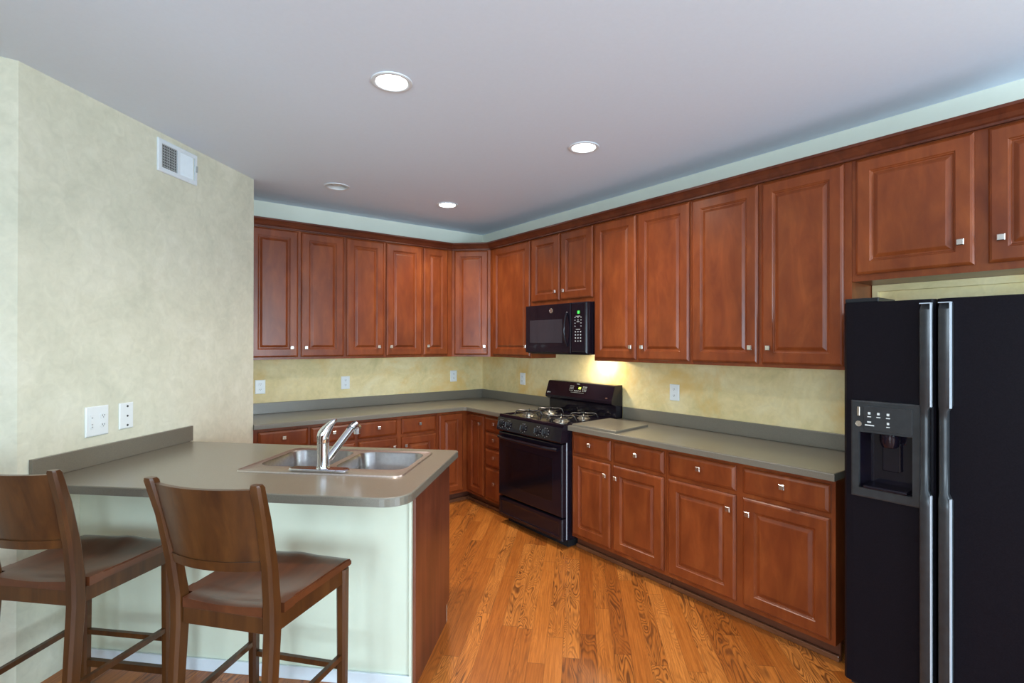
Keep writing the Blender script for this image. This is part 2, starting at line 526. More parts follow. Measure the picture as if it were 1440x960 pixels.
def drawer_bm(x0, x1, z0, z1, yb):
    y = yb - 0.02
    return rect_rings(bmesh.new(), x0, x1, z0, z1, [(0, yb), (0, y + 0.012), (0.006, y + 0.007), (0.016, y + 0.002), (0.020, y), (0.03, y)])

def knob_bm(x, z, y):
    bm = bmesh.new()
    cyl(bm, (x, y, z), (0, -1, 0), 0.0065, 0.016, 12)
    s = 0.0145
    rings = [[(x - a, yy, z - a), (x + a, yy, z - a), (x + a, yy, z + a), (x - a, yy, z + a)] for a, yy in ((s * .6, y - .012), (s, y - .015), (s, y - .022), (s * .8, y - .025))]
    loft(bm, rings)
    return fixn(bm)

def cabinet(name, label, cat, rot, x0, x1, z0, z1, depth, doors=(), drawers=(), group=None, toe=False, ends=0.0):
    t = Thing(name, label, cat, rot, ((x0 + x1) / 2, -depth / 2, z0 if not toe else ZF), group)
    bm = bmesh.new()
    box(bm, x0 + 0.0008, x1 - 0.0008, -depth, -0.002, z0, z1)
    t.part('body', bm, CAB)
    for (a, b, c, d, kx, kz) in doors:
        o = t.part('door', door_bm(a, b, c, d, -depth), CAB)
        if kx is not None: t.part('knob', knob_bm(kx, kz, -depth - 0.018), NICKEL, o)
    for (a, b, c, d) in drawers:
        o = t.part('drawer', drawer_bm(a, b, c, d, -depth), CAB)
        t.part('knob', knob_bm((a + b) / 2, (c + d) / 2 + .012, -depth - 0.018), NICKEL, o)
    if toe:
        t.part('toe_kick', B(x0 + .001, x1 - .001, -depth + 0.06, -depth + 0.08, ZF, z0), TOE)
        t.part('shoe_moulding', box(bmesh.new(), x0 + .001, x1 - .001, -depth + 0.040, -depth + 0.0595, ZF, ZF + 0.032, bev=0.006), SHOE)
    return t

ZU0, ZU1 = 1.408, 2.548      # wall cabinet box
DU0, DU1 = 1.428, 2.528      # wall cabinet doors
DEP = 0.315
gU = 'tall wall cabinets'
# back wall (x = X)
cabinet('wall_cabinet', 'tall cherry double wall cabinet at the left end of the back wall', 'cabinet', FB, -2.598, -1.763, ZU0, ZU1, DEP,
        doors=[(-2.575, -2.183, DU0, DU1, -2.238, 1.51), (-2.157, -1.778, DU0, DU1, -2.119, 1.51)])
cabinet('wall_cabinet', 'tall cherry double wall cabinet in the middle of the back wall', 'cabinet', FB, -1.763, -0.962, ZU0, ZU1, DEP,
        doors=[(-1.752, -1.384, DU0, DU1, -1.438, 1.515), (-1.358, -0.972, DU0, DU1, -1.314, 1.515)])
cabinet('wall_cabinet', 'narrow single-door cherry wall cabinet on the back wall, left of the angled corner one', 'cabinet', FB, -0.962, -0.612, ZU0, ZU1, DEP,
        doors=[(-0.954, -0.668, DU0, DU1, -0.908, 1.52)])
# diagonal corner cabinet: face from (-.61,-.315) to (-.315,-.61)
s2 = math.sqrt(2)
yc = -(0.61 + 0.315) / s2                       # distance of the face from the room corner
t = Thing('corner_wall_cabinet', 'angled single-door cherry wall cabinet set across the room corner', 'cabinet', FC, (0, -0.3, ZU0))
xh = (0.61 - 0.315) / s2
t.part('body', prism(bmesh.new(), [(-xh + .001, yc), (xh - .001, yc), (0.61 / s2 - .002, -0.61 / s2), (0, -0.004), (-0.61 / s2 + .002, -0.61 / s2)], ZU0, ZU1), CAB)
o = t.part('door', door_bm(-xh + 0.03, xh - 0.03, DU0, DU1, yc, 0.06), CAB)
t.part('knob', knob_bm(xh - 0.06, 1.518, yc - 0.018), NICKEL, o)
# right wall (x = -Y)
cabinet('wall_cabinet', 'single-door cherry wall cabinet between the angled corner one and the microwave', 'cabinet', FR, 0.612, 1.287, ZU0, ZU1, DEP,
        doors=[(0.667, 1.273, DU0, DU1, 1.228, 1.52)])
cabinet('wall_cabinet', 'short double-door cherry wall cabinet above the microwave', 'cabinet', FR, 1.287, 2.100, 1.90, ZU1, DEP,
        doors=[(1.300, 1.685, 1.936, DU1, 1.645, 2.012), (1.705, 2.088, 1.936, DU1, 1.752, 2.012)])
cabinet('wall_cabinet', 'tall cherry double wall cabinet just right of the microwave', 'cabinet', FR, 2.100, 3.004, ZU0, ZU1, DEP,
        doors=[(2.112, 2.537, DU0, DU1, 2.497, 1.524), (2.555, 2.994, DU0, DU1, 2.605, 1.524)])
cabinet('wall_cabinet', 'tall cherry double wall cabinet next to the one above the refrigerator', 'cabinet', FR, 3.004, 3.982, ZU0, ZU1, DEP,
        doors=[(3.016, 3.474, DU0, DU1, 3.432, 1.526), (3.498, 3.945, DU0, DU1, 3.545, 1.526)])
cabinet('wall_cabinet', 'short wide cherry wall cabinet above the black refrigerator', 'cabinet', FR, 3.982, 5.04, 1.885, ZU1, DEP,
        doors=[(4.003, 4.484, 1.918, DU1, 4.438, 2.026), (4.532, 5.02, 1.918, DU1, 4.578, 2.026)])

# base cabinets
ZB0, ZB1 = 0.042, 0.873
BD = 0.61
D0, D1 = 0.068, 0.676        # door
R0, R1 = 0.702, 0.846        # drawer
def base(label, rot, x0, x1, cells):
    ds = []; dr = []
    for (a, b, side) in cells:
        dr.append((a, b, R0, R1))
        kx = b - 0.036 if side == 'r' else a + 0.036
        ds.append((a, b, D0, D1, kx, 0.592))
    return cabinet('base_cabinet', label, 'cabinet', rot, x0, x1, ZB0, ZB1, BD, ds, dr, toe=True)
base('cherry base cabinet at the left end of the back run, half hidden by the peninsula', FB, -2.598, -1.766, [(-2.563, -2.180, 'r'), (-2.160, -1.780, 'l')])
base('cherry base cabinet on the back run behind the sink, next to the corner unit', FB, -1.766, -0.952, [(-1.752, -1.382, 'r'), (-1.337, -0.972, 'l')])
# corner unit with one door on each leg
t = Thing('corner_base_cabinet', 'L-shaped cherry base cabinet in the room corner with two full-height doors', 'cabinet', FB, (-0.4, -0.4, ZF))
t.part('body', prism(bmesh.new(), [(-0.951, -0.002), (-0.951, -BD), (-BD, -BD), (-BD, -0.944), (-0.002, -0.944), (-0.002, -0.002)], ZB0, ZB1), CAB)
o = t.part('door', door_bm(-0.940, -0.664, D0, R1, -BD, 0.058), CAB)
bm = door_bm(0.664, 0.932, D0, R1, -BD, 0.058)
for v in bm.verts: v.co = Vector((v.co.y, -v.co.x, v.co.z))
fixn(bm)
o = t.part('door', bm, CAB)
bm = knob_bm(0.884, 0.765, -BD - 0.018)
for v in bm.verts: v.co = Vector((v.co.y, -v.co.x, v.co.z))
t.part('knob', fixn(bm), NICKEL, o)
bd6 = BD - 0.06
t.part('toe_kick', prism(bmesh.new(), [(-0.951, -bd6), (-0.951, -bd6 + .02), (-bd6 + .02, -bd6 + .02), (-bd6 + .02, -0.944), (-bd6, -0.944), (-bd6, -bd6)], ZF, ZB0), TOE)
bd7 = BD - 0.040
t.part('shoe_moulding', prism(bmesh.new(), [(-0.951, -bd7), (-0.951, -bd6), (-bd6, -bd6), (-bd6, -0.944), (-bd7, -0.944), (-bd7, -bd7)], ZF, ZF + 0.032), SHOE)
cabinet('drawer_cabinet', 'narrow cherry stack of four drawers left of the gas range', 'cabinet', FR, 0.946, 1.296, ZB0, ZB1, BD,
        drawers=[(0.962, 1.284, 0.712, R1), (0.962, 1.284, 0.556, 0.696), (0.962, 1.284, 0.380, 0.540), (0.962, 1.284, D0, 0.362)], toe=True)
base('cherry base cabinet right of the range, under the loose board', FR, 2.142, 3.016, [(2.160, 2.543, 'r'), (2.572, 3.000, 'l')])
base('cherry base cabinet next to the refrigerator', FR, 3.016, 4.012, [(3.035, 3.494, 'r'), (3.537, 3.990, 'l')])

# crown moulding swept along the cabinet fronts
def sweep(path, prof):
    bm = bmesh.new(); rings = []
    n = len(path)
    for i, p in enumerate(path):
        p = Vector(p)
        d1 = (p - Vector(path[i - 1])).normalized() if i else None
        d2 = (Vector(path[i + 1]) - p).normalized() if i < n - 1 else None
        n1 = Vector((d1.y, -d1.x)) if d1 else Vector((d2.y, -d2.x))
        n2 = Vector((d2.y, -d2.x)) if d2 else n1
        m = n1 + n2; m = m / m.dot(n1)
        rings.append([(p.x + m.x * o_, p.y + m.y * o_, z) for o_, z in prof])
    return fixn(loft(bm, rings))
crown_prof = [(0.001, 2.535), (0.022, 2.535), (0.022, 2.546), (0.030, 2.552), (0.040, 2.570), (0.058, 2.586), (0.066, 2.590), (0.066, 2.604), (0.001, 2.604)]
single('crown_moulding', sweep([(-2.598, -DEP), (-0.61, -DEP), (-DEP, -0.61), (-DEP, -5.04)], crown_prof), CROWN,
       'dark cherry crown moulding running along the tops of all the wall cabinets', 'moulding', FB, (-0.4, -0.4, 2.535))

# worktops
t = Thing('worktop', 'taupe laminate L-shaped worktop in the room corner, left of the range', 'countertop', FB, (-0.3, -0.3, 0.874))
t.part('top', slab([(-2.598, -0.001), (-0.001, -0.001), (-0.001, -1.296), (-0.66, -1.296), (-0.66, -0.685), (-0.685, -0.66), (-2.598, -0.66)], 0.874, 0.912), COUNTER)
t.part('backsplash', B(-2.598, -0.001, -0.02, -0.001, 0.9125, 1.010, bev=0.002), COUNTER)
t.part('backsplash', B(-0.02, -0.001, -1.24, -0.0205, 0.9125, 1.010, bev=0.002), COUNTER)
t = Thing('worktop', 'straight taupe laminate worktop between the range and the refrigerator', 'countertop', FR, (3.0, -0.3, 0.874))
t.part('top', slab([(2.142, -0.66), (4.024, -0.66), (4.024, -0.001), (2.142, -0.001)], 0.874, 0.912), COUNTER)
t.part('backsplash', B(2.15, 4.024, -0.02, -0.001, 0.9125, 1.010, bev=0.002), COUNTER)
# loose board
bm = slab([(2.176, -0.645), (2.612, -0.640), (2.562, -0.215), (2.150, -0.185)], 0.9125, 0.929, ch=0.004)
single('cutting_board', bm, COUNTER, 'flat square taupe board lying on the worktop right of the range', 'board', FR, (2.38, -0.42, 0.9125))

# ---------------------------------------------------------------- peninsula (x = n, y = d)
NW = -1.39
t = Thing('peninsula', 'half wall and sink cabinet jutting out of the cream wall under the sink worktop', 'peninsula', FP, (-0.5, -3.4, ZF))
t.part('half_wall', B(NW + .001, 0.362, -3.70, -3.58, ZF, 0.871), P_MINT)
t.part('sink_cabinet', B(NW + .001, 0.345, -3.579, -3.561, ZF, 0.87), CABIN)
bm = bmesh.new()   # closed front towards the kitchen, hollow under the sink bowls
box(bm, NW + .001, 0.345, -3.08, -3.06, 0.042, 0.87)
box(bm, NW + .001, 0.345, -3.56, -3.08, 0.042, 0.06)
t.part('cabinet_front', bm, CAB)
for a, b in ((-1.30, -0.86), (-0.84, -0.40), (-0.38, -0.03), (-0.01, 0.33)):
    bm = door_bm(-b, -a, D0, R1, 0.0)
    for v in bm.verts: v.co = Vector((-v.co.x, -3.06 - v.co.y, v.co.z))
    t.part('door', fixn(bm), CAB)
t.part('toe_kick', B(NW + .001, 0.345, -3.14, -3.12, ZF, 0.042), TOE)
bm = bmesh.new()
ep = [(-3.692, ZF), (-3.122, ZF), (-3.122, 0.045), (-3.060, 0.045), (-3.060, 0.871), (-3.692, 0.871)]
loft(bm, [[(0.363, y, z) for y, z in ep], [(0.378, y, z) for y, z in ep]]); fixn(bm)
t.part('end_panel', bm, CABIN, label='brown wood end panel of the peninsula')
t.part('toe_filler', B(0.3631, 0.378, -3.121, -3.116, ZF, 0.042), P_DIAG)
t.part('corner_trim', B(0.352, 0.3625, -3.712, -3.701, ZF, 0.871), P_MINT, label='white corner strip')
bb = struct('baseboard_peninsula', B(NW + .03, 0.362, -3.714, -3.7005, ZF, ZF + 0.06, bev=0.003), WHITE, FP)
outline = [(NW + .001, -2.99), (NW + .001, -3.985)]
outline = [(NW + .001, -3.985)]
cr = 0.11
for k in range(9):
    a = -PI / 2 + (PI / 2) * k / 8
    outline.append((0.425 - cr + cr * math.cos(a), -3.985 + cr + cr * math.sin(a)))
outline += [(0.420, -3.02), (0.402, -3.005), (NW + .001, -2.965)]
SX0, SX1, SY0, SY1 = -0.570, 0.296, -3.665, -3.098
hole = rrect(SX0 + .02, SX1 - .02, SY0 + .02, SY1 - .02, 0.05)
t = Thing('peninsula_worktop', 'taupe laminate worktop with a rounded corner on the peninsula, holding the sink', 'countertop', FP, (-0.5, -3.5, 0.873))
t.part('top', slab(outline, 0.873, 0.912, hole), COUNTER)
t.part('backsplash', B(NW + .001, NW + .021, -3.95, -2.945, 0.9125, 1.010, bev=0.002), COUNTER)

# sink
t = Thing('kitchen_sink', 'stainless double-bowl sink set into the peninsula worktop', 'sink', FP, (-0.137, -3.38, 0.9125))
bowls = [(-0.535, -0.155, -3.535, -3.135), (-0.118, 0.262, -3.535, -3.135)]
bm = bmesh.new()
out = rrect(SX0, SX1, SY0, SY1, 0.045)
z0, z1 = 0.9125, 0.918
vo0 = [bm.verts.new((*p, z0)) for p in out]; vo1 = [bm.verts.new((*p, z1)) for p in offset_poly(out, 0.005)]
n = len(out)
for i in range(n):
    j = (i + 1) % n; bm.faces.new((vo0[i], vo0[j], vo1[j], vo1[i]))
inr = offset_poly(out, 0.016)
vi = [bm.verts.new((*p, z1 - .003)) for p in inr]
for i in range(n):
    j = (i + 1) % n; bm.faces.new((vo1[i], vo1[j], vi[j], vi[i]))
es = [bm.edges.get((vi[i], vi[(i + 1) % n])) for i in range(n)]
loops = []
for (a, b, c, d) in bowls:
    r = rrect(a, b, c, d, 0.075, 8)
    hv = [bm.verts.new((*p, z1 - .003)) for p in r]; loops.append((hv, r))
    es += [bm.edges.new((hv[i], hv[(i + 1) % len(hv)])) for i in range(len(hv))]
bmesh.ops.triangle_fill(bm, edges=es, use_beauty=True)
t.part('rim', fixn(bm), STEEL, smooth=True, angle=30)
for (a, b, c, d) in bowls:
    bm = bmesh.new(); r = rrect(a, b, c, d, 0.075, 8)
    rings = []
    for ins, z in ((0, z1 - .003), (0.004, z1 - 0.010), (0.012, z1 - 0.13), (0.022, z1 - 0.165), (0.045, z1 - 0.18)):
        rings.append([(*p, z) for p in (offset_poly(r, ins) if ins else r)])
    loft(bm, rings, False, True)
    for f in bm.faces: f.normal_flip()
    bw = t.part('bowl', bm, BOWL, smooth=True, angle=50)
    cx, cy = (a + b) / 2, (c + d) / 2
    t.part('drain', lathe(bmesh.new(), (cx, cy, z1 - 0.1795), (0, 0, 1), [(0.045, 0), (0.045, 0.003), (0.034, 0.004), (0.03, 0.001), (0.006, 0.001)]), CHROME, bw, smooth=True)

# faucet
fx, fy = -0.130, -3.600
t = Thing('faucet', 'chrome single-lever pull-out faucet standing on the sink rim', 'faucet', FP, (fx, fy, 0.919))
pl = rrect(fx - .175, fx + .135, fy - .036, fy + .036, 0.03, 6)
bm = bmesh.new(); loft(bm, [[(*p, 0.919) for p in pl], [(*p, 0.925) for p in pl], [(*p, 0.929) for p in offset_poly(pl, 0.006)]])
t.part('base_plate', fixn(bm), CHROME, smooth=True, angle=30)
body = t.part('body', lathe(bmesh.new(), (fx, fy, 0.9295), (0, 0, 1), [(0.033, 0), (0.030, 0.006), (0.029, 0.02), (0.028, 0.08), (0.029, 0.12), (0.0295, 0.1265), (0.027, 0.128), (0.027, 0.131), (0.0295, 0.1325), (0.0295, 0.145)]), CHROME, smooth=True)
# lever: dome then blade towards upper right
bm = bmesh.new()
def el(cx, cy, cz, rx, ry, tilt, seg=20):
    pts = []
    for k in range(seg):
        a = 2 * PI * k / seg
        x, y = rx * math.cos(a), ry * math.sin(a)
        pts.append((cx + x * math.cos(tilt), cy + y, cz - x * math.sin(tilt)))
    return pts
rings = [el(fx, fy, 1.0755, .0295, .0295, 0), el(fx, fy, 1.088, .0305, .030, 0.05), el(fx + .004, fy, 1.102, .030, .029, 0.35), el(fx + .014, fy + .003, 1.118, .027, .026, 0.62),
         el(fx + .028, fy + .005, 1.136, .021, .023, 0.75), el(fx + .042, fy + .007, 1.153, .015, .020, 0.80), el(fx + .056, fy + .009, 1.166, .011, .016, 0.90), el(fx + .064, fy + .010, 1.170, .005, .008, 1.1)]
t.part('handle', fixn(loft(bm, rings)), CHROME, smooth=True, angle=60)
# spout: angled wand leaving the lower body
ang = math.radians(26)
dx, dy = math.sin(ang), math.cos(ang)
P0 = Vector((fx + dx * .022, fy + dy * .022, 0.965)); P1 = Vector((fx + dx * .050, fy + dy * .050, 0.990))
P2 = Vector((fx + dx * .172, fy + dy * .172, 1.103)); 
sp_ = t.part('spout', tube(bmesh.new(), [P0, P1, P0.lerp(P2, .45), P2], [0.019, 0.0215, 0.0185, 0.0185], 20), CHROME, smooth=True)
P3 = P2 + Vector((dx * .028, dy * .028, 0.012)); P4 = P3 + Vector((dx * .012, dy * .012, -0.045))
t.part('spray_head', tube(bmesh.new(), [P2 + Vector((0, 0, 0.0)), P3, P3 + Vector((dx * .012, dy * .012, -.012)), P4], [0.019, 0.0235, 0.022, 0.018], 20), CHROME, sp_, smooth=True)
gp = P2 + Vector((-dx * .022, -dy * .022, 0.004))
t.part('grip', tube(bmesh.new(), [gp, P2 + Vector((dx * .01, dy * .01, .024)), P3 + Vector((0, 0, .018))], [0.006, 0.009, 0.006], 10), BLACKS, sp_, smooth=True)

# ---------------------------------------------------------------- gas range (x = -Y, y = X)
X0, X1 = 1.300, 2.138
XM = (X0 + X1) / 2
t = Thing('gas_range', 'black freestanding gas range with four burners', 'range', FR, (XM, -0.36, ZF))
bm = bmesh.new()
prof = [(-0.03, 0.01), (-0.660, 0.01), (-0.660, 0.895), (-0.03, 0.895)]
loft(bm, [[(X0, y, z) for y, z in prof], [(X1, y, z) for y, z in prof]]); fixn(bm)
t.part('body', bm, BLACK)
t.part('base', B(X0 + .03, X1 - .03, -0.62, -0.05, ZF, 0.01), BLACKS)
# cooktop with raised lip
bm = bmesh.new()
rings = []
for ins, z in ((0, 0.896), (0, 0.912), (0.006, 0.918), (0.020, 0.918), (0.034, 0.908)):
    rings.append([(x, y, z) for x, y in ((X0 + ins, -0.700 + ins), (X1 - ins, -0.700 + ins), (X1 - ins, -0.10 - ins), (X0 + ins, -0.10 - ins))])
t.part('cooktop', fixn(loft(bm, rings)), BLACK)
# sloped control panel
bm = bmesh.new()
pp = [(-0.661, 0.775), (-0.725, 0.775), (-0.735, 0.785), (-0.712, 0.893), (-0.700, 0.8955), (-0.661, 0.8955)]
loft(bm, [[(X0, y, z) for y, z in pp], [(X1, y, z) for y, z in pp]]); fixn(bm)
cp = t.part('control_panel', bm, BLACK)
nrm = Vector((0, -0.108, 0.023)).normalized(); nrm = Vector((0, -math.cos(.21), math.sin(.21)))
for kx in (1.357, 1.462, 1.670, 1.854, 1.952):
    c = Vector((kx, -0.7235, 0.836))
    kn = t.part('knob', lathe(bmesh.new(), c, nrm, [(0.031, 0.0), (0.031, 0.004), (0.023, 0.006), (0.021, 0.026), (0.017, 0.029)], 24), BLACKS, cp, smooth=True, angle=30)
    bm = bmesh.new()
    q = nrm.to_track_quat('Z', 'Y').to_matrix()
    box(bm, -0.0045, 0.0045, -0.021, 0.021, 0.027, 0.040, bev=0.002)
    for v in bm.verts: v.co = c + q @ v.co
    t.part('knob_grip', bm, GREYB, kn)
    bm = bmesh.new()      # printed dial marks
    for k in range(9):
        a = PI * 2 * (k + .5) / 9
        m2 = bmesh.new(); box(m2, -0.0014, 0.0014, 0.033, 0.040, 0.0002, 0.0012)
        rm = Matrix.Rotation(a, 3, 'Z')
        vs = {}
        for v in m2.verts: vs[v.index] = bm.verts.new(c + q @ (rm @ v.co))
        m2.verts.index_update()
        vl = list(bm.verts)[-8:]
        for f in m2.faces: bm.faces.new([vl[v.index] for v in f.verts])
        m2.free()
    t.part('dial_marks', bm, PRINT, kn)
# oven door
bm = bmesh.new()
rect_rings(bm, X0 + .004, X1 - .004, 0.196, 0.765, [(0, -0.661), (0, -0.703), (0.006, -0.713), (0.012, -0.715), (0.03, -0.715)])
dr = t.part('oven_door', bm, BLACK)
t.part('window', rect_rings(bmesh.new(), X0 + .11, X1 - .11, 0.30, 0.64, [(0, -0.7155), (0.002, -0.717), (0.01, -0.717)]), GLASSD, dr)
bm = bmesh.new()
hx = []
for k in range(13):
    u = k / 12; x = X0 + .035 + (X1 - X0 - .07) * u
    y = -0.722 - 0.045 * min(1, 4 * min(u, 1 - u) + 0.15) ** 0.6
    hx.append((x, y, 0.722))
tube(bm, hx, 0.0145, 12)
t.part('handle', bm, BLACK, dr, smooth=True)
# storage drawer
bm = bmesh.new()
rect_rings(bm, X0 + .004, X1 - .004, 0.012, 0.184, [(0, -0.661), (0, -0.700), (0.006, -0.712), (0.030, -0.714), (0.036, -0.708), (0.05, -0.706)])
t.part('drawer', bm, BLACK)
t.part('side_trim', B(X1 - .0035, X1 + .001, -0.668, -0.662, 0.02, 0.775), EDGE)
# back guard
bm = bmesh.new()
gp_ = [(-0.012, 0.896), (-0.095, 0.896), (-0.095, 1.015), (-0.150, 1.040), (-0.150, 1.060), (-0.108, 1.186), (-0.095, 1.194), (-0.012, 1.194)]
A0, A1 = X0, X1
loft(bm, [[(A0, y, z) for y, z in gp_], [(A1, y, z) for y, z in gp_]]); fixn(bm)
bg = t.part('back_guard', bm, BLACK)
sn = Vector((0, -0.126, -0.042)).normalized()
def on_guard(u0, u1, v0, v1, th=0.0015):
    """thin plate on the sloping guard face; v runs 0..1 bottom to top"""
    b0 = Vector((0, -0.150, 1.060)); b1 = Vector((0, -0.108, 1.186)); nn = Vector((0, -0.9487, 0.3162))
    bm = bmesh.new()
    p = [b0.lerp(b1, v0), b0.lerp(b1, v1)]
    rings = [[Vector((u, *(q_ + nn * t_)[1:])) for u, q_ in ((u0, p[0]), (u1, p[0]), (u1, p[1]), (u0, p[1]))] for t_ in (0, th)]
    return fixn(loft(bm, rings))
def join(lst):
    bm = bmesh.new()
    for b_ in lst:
        me = bpy.data.meshes.new('tmp'); b_.to_mesh(me); b_.free(); bm.from_mesh(me); bpy.data.meshes.remove(me)
    return bm
panel = t.part('clock_panel', on_guard(1.60, 1.83, 0.30, 0.86, 0.001), GLASSD, bg)
t.part('clock_display', on_guard(1.725, 1.752, 0.60, 0.74, 0.003), LED_Y, panel)
bits = [on_guard(1.690, 1.724, 0.93, 0.965)]
rnd = random.Random(4)
for r_ in range(2):
    for u in (1.612, 1.630, 1.648, 1.775, 1.795, 1.812):
        bits.append(on_guard(u, u + 0.010, 0.46 + .2 * r_, 0.49 + .2 * r_, .003)); bits.append(on_guard(u, u + 0.012, 0.56 + .2 * r_, 0.60 + .2 * r_, .003))
for u in (1.675, 1.695, 1.718, 1.745): bits.append(on_guard(u, u + 0.011, 0.43, 0.50, .003))
bits.append(on_guard(1.635, 1.80, 0.335, 0.350, .003))
t.part('control_print', join(bits), GREYM, panel)
t.part('badge_print', join([on_guard(X0 + .02, X0 + .034, 0.14, 0.24), on_guard(X0 + .036, X0 + .062, 0.17, 0.21)]), PRINT, bg)
t.part('badge', on_guard(X1 - .075, X1 - .052, 0.14, 0.22), NICKEL, bg)
# burners and grates
for (bx_, by_, rr) in ((1.50, -0.53, .045), (1.93, -0.53, .050), (1.50, -0.27, .050), (1.93, -0.27, .042)):
    br = t.part('burner', lathe(bmesh.new(), (bx_, by_, 0.9085), (0, 0, 1), [(rr * 1.35, 0), (rr * 1.3, 0.004), (rr * 1.05, 0.003), (rr, 0.004), (rr, 0.016), (rr * .9, 0.018)], 28), BURN, smooth=True, angle=30)
    t.part('burner_cap', lathe(bmesh.new(), (bx_, by_, 0.927), (0, 0, 1), [(rr * .85, 0), (rr * .85, 0.006), (rr * .7, 0.009)], 24), IRON, br, smooth=True, angle=30)
    bm = bmesh.new()
    g = 0.105; zt = 0.954
    cir = [(bx_ + g * 0.92 * math.cos(2 * PI * k / 24), by_ + g * .92 * math.sin(2 * PI * k / 24), zt - .012) for k in range(24)]
    tube(bm, cir, 0.0055, 8, closed=True)
    for k in range(4):
        a = PI / 2 * k + PI / 4
        c_, s_ = math.cos(a), math.sin(a)
        m2 = bmesh.new()
        tube(m2, [(bx_ + c_ * .028, by_ + s_ * .028, zt), (bx_ + c_ * g * .86, by_ + s_ * g * .86, zt), (bx_ + c_ * g * 1.02, by_ + s_ * g * 1.02, zt - .008), (bx_ + c_ * g * 1.16, by_ + s_ * g * 1.16, 0.914)], 0.0058, 8)
        me = bpy.data.meshes.new('tmp'); m2.to_mesh(me); m2.free(); bm.from_mesh(me); bpy.data.meshes.remove(me)
    t.part('grate', bm, IRON, smooth=True)

# ---------------------------------------------------------------- microwave
MX0, MX1 = 1.302, 2.092
t = Thing('microwave', 'black over-the-range microwave hanging under the short wall cabinet', 'microwave', FR, (1.69, -0.2, 1.458))
MZ0, MZ1 = 1.460, 1.897
t.part('body', box(bmesh.new(), MX0, MX1, -0.372, -0.003, MZ0, MZ1, bev=0.003), BLACK)
dsp = 1.905
bm = rect_rings(bmesh.new(), MX0, dsp, MZ0 + .006, MZ1 - .002, [(0, -0.373), (0, -0.396), (0.006, -0.402), (0.02, -0.402)])
dr = t.part('door', bm, BLACK)
t.part('window', rect_rings(bmesh.new(), MX0 + .065, MX0 + .50, 1.555, 1.76, [(0, -0.4025), (0.002, -0.4035), (0.01, -0.4035)]), SCREEN, dr)
hp = [(1.862 + .0 * k, -0.404 - 0.034 * math.sin(PI * k / 10) ** .7, 1.525 + 0.29 * k / 10) for k in range(11)]
t.part('handle', tube(bmesh.new(), hp, 0.009, 12), BLACK, dr, smooth=True)
# badge: round emblem with a ring and two curled strokes
bd = t.part('badge', lathe(bmesh.new(), (1.660, -0.4025, 1.838), (0, -1, 0), [(0.021, 0), (0.021, 0.002), (0.019, 0.003), (0.0175, 0.003), (0.0165, 0.002)], 28), NICKEL, dr, smooth=True, angle=30)
bm = bmesh.new()
for sx_, oz in ((-1, 0.0), (1, 0.0)):
    pts = []
    for k in range(15):
        a = PI * 0.35 + (PI * 1.5) * k / 14
        pts.append((1.660 + sx_ * .0065 + .0052 * math.cos(a), -0.4055, 1.838 + .009 * math.sin(a)))
    tube(bm, pts, 0.0012, 6)
t.part('emblem', bm, SLOT, bd)
cpn = t.part('control_panel', rect_rings(bmesh.new(), dsp + .002, MX1, MZ0 + .006, MZ1 - .002, [(0, -0.373), (0, -0.392), (0.010, -0.401), (0.02, -0.402)]), BLACK)
t.part('display', B(1.990, 2.012, -0.4045, -0.4022, 1.800, 1.822), LED_G, cpn)
bm = bmesh.new()
def mark(x, z, w=.010, h=.006): box(bm, x - w / 2, x + w / 2, -0.4040, -0.4022, z - h / 2, z + h / 2)
for z_, row in ((1.768, 3), (1.745, 3), (1.720, 2), (1.695, 2)):
    for k in range(row): mark(1.960 + .07 * k / (row - 1) if row > 1 else 1.995, z_, .011, .005)
mark(1.995, 1.778, .05, .004); mark(1.995, 1.732, .03, .004); mark(1.995, 1.668, .05, .004)
for r_ in range(4):
    for k in range(3): mark(1.965 + .03 * k, 1.648 - .026 * r_, .010, .009)
t.part('keypad_print', bm, PRINT, cpn)
t.part('vent_grille', B(MX0 + .03, MX1 - .03, -0.36, -0.05, MZ0 - .006, MZ0 - .0005), BLACKS)
lm = t.part('hood_lamp', B(1.90, 2.00, -0.20, -0.12, MZ0 - .010, MZ0 - .0065), FROST)
ld = bpy.data.lights.new('hood_light', 'AREA'); ld.shape = 'RECTANGLE'; ld.size = .08; ld.size_y = .06; ld.energy = HOOD_POWER; ld.color = (1.0, 0.86, 0.62)
lo = bpy.data.objects.new('hood_light', ld); COL.objects.link(lo)
lo.location = Matrix.Rotation(FR, 3, 'Z') @ Vector((0, 0, 0)) + W(-0.15, -1.95, MZ0 - .016)
lo.rotation_euler = (0, math.radians(-12), 0)

# ---------------------------------------------------------------- refrigerator
F0, F1, FS = 4.128, 5.04, 4.462
FZ = 1.735
t = Thing('refrigerator', 'black side-by-side refrigerator with an ice and water dispenser', 'refrigerator', FR, (4.58, -0.45, ZF))
t.part('body', box(bmesh.new(), F0 + .004, F1 - .004, -0.755, -0.06, 0.03, FZ - .012, bev=0.004), BLACKT)
t.part('base_grille', B(F0 + .01, F1 - .01, -0.775, -0.30, 0.0, 0.0295), BLACKS)
for fxx in (F0 + .03, F1 - .07):
    t.part('foot', lathe(bmesh.new(), (fxx + .02, -0.775, ZF), (0, 0, 1), [(0.022, 0), (0.022, 0.02), (0.012, 0.022), (0.012, 0.054)], 16), GREYB, smooth=True, angle=30)
t.part('hinge_cover', box(bmesh.new(), F0 + .004, F0 + .135, -0.832, -0.62, FZ + .0005, FZ + .020, bev=0.004), BLACKS)
YD0, YD1 = -0.760, -0.840    # door back / front
def fdoor(x0, x1):
    return [(x0, YD0), (x0, YD1 + .014), (x0 + .012, YD1 + .002), (x0 + .04, YD1), (x1 - .04, YD1), (x1 - .012, YD1 + .002), (x1, YD1 + .014), (x1, YD0)]
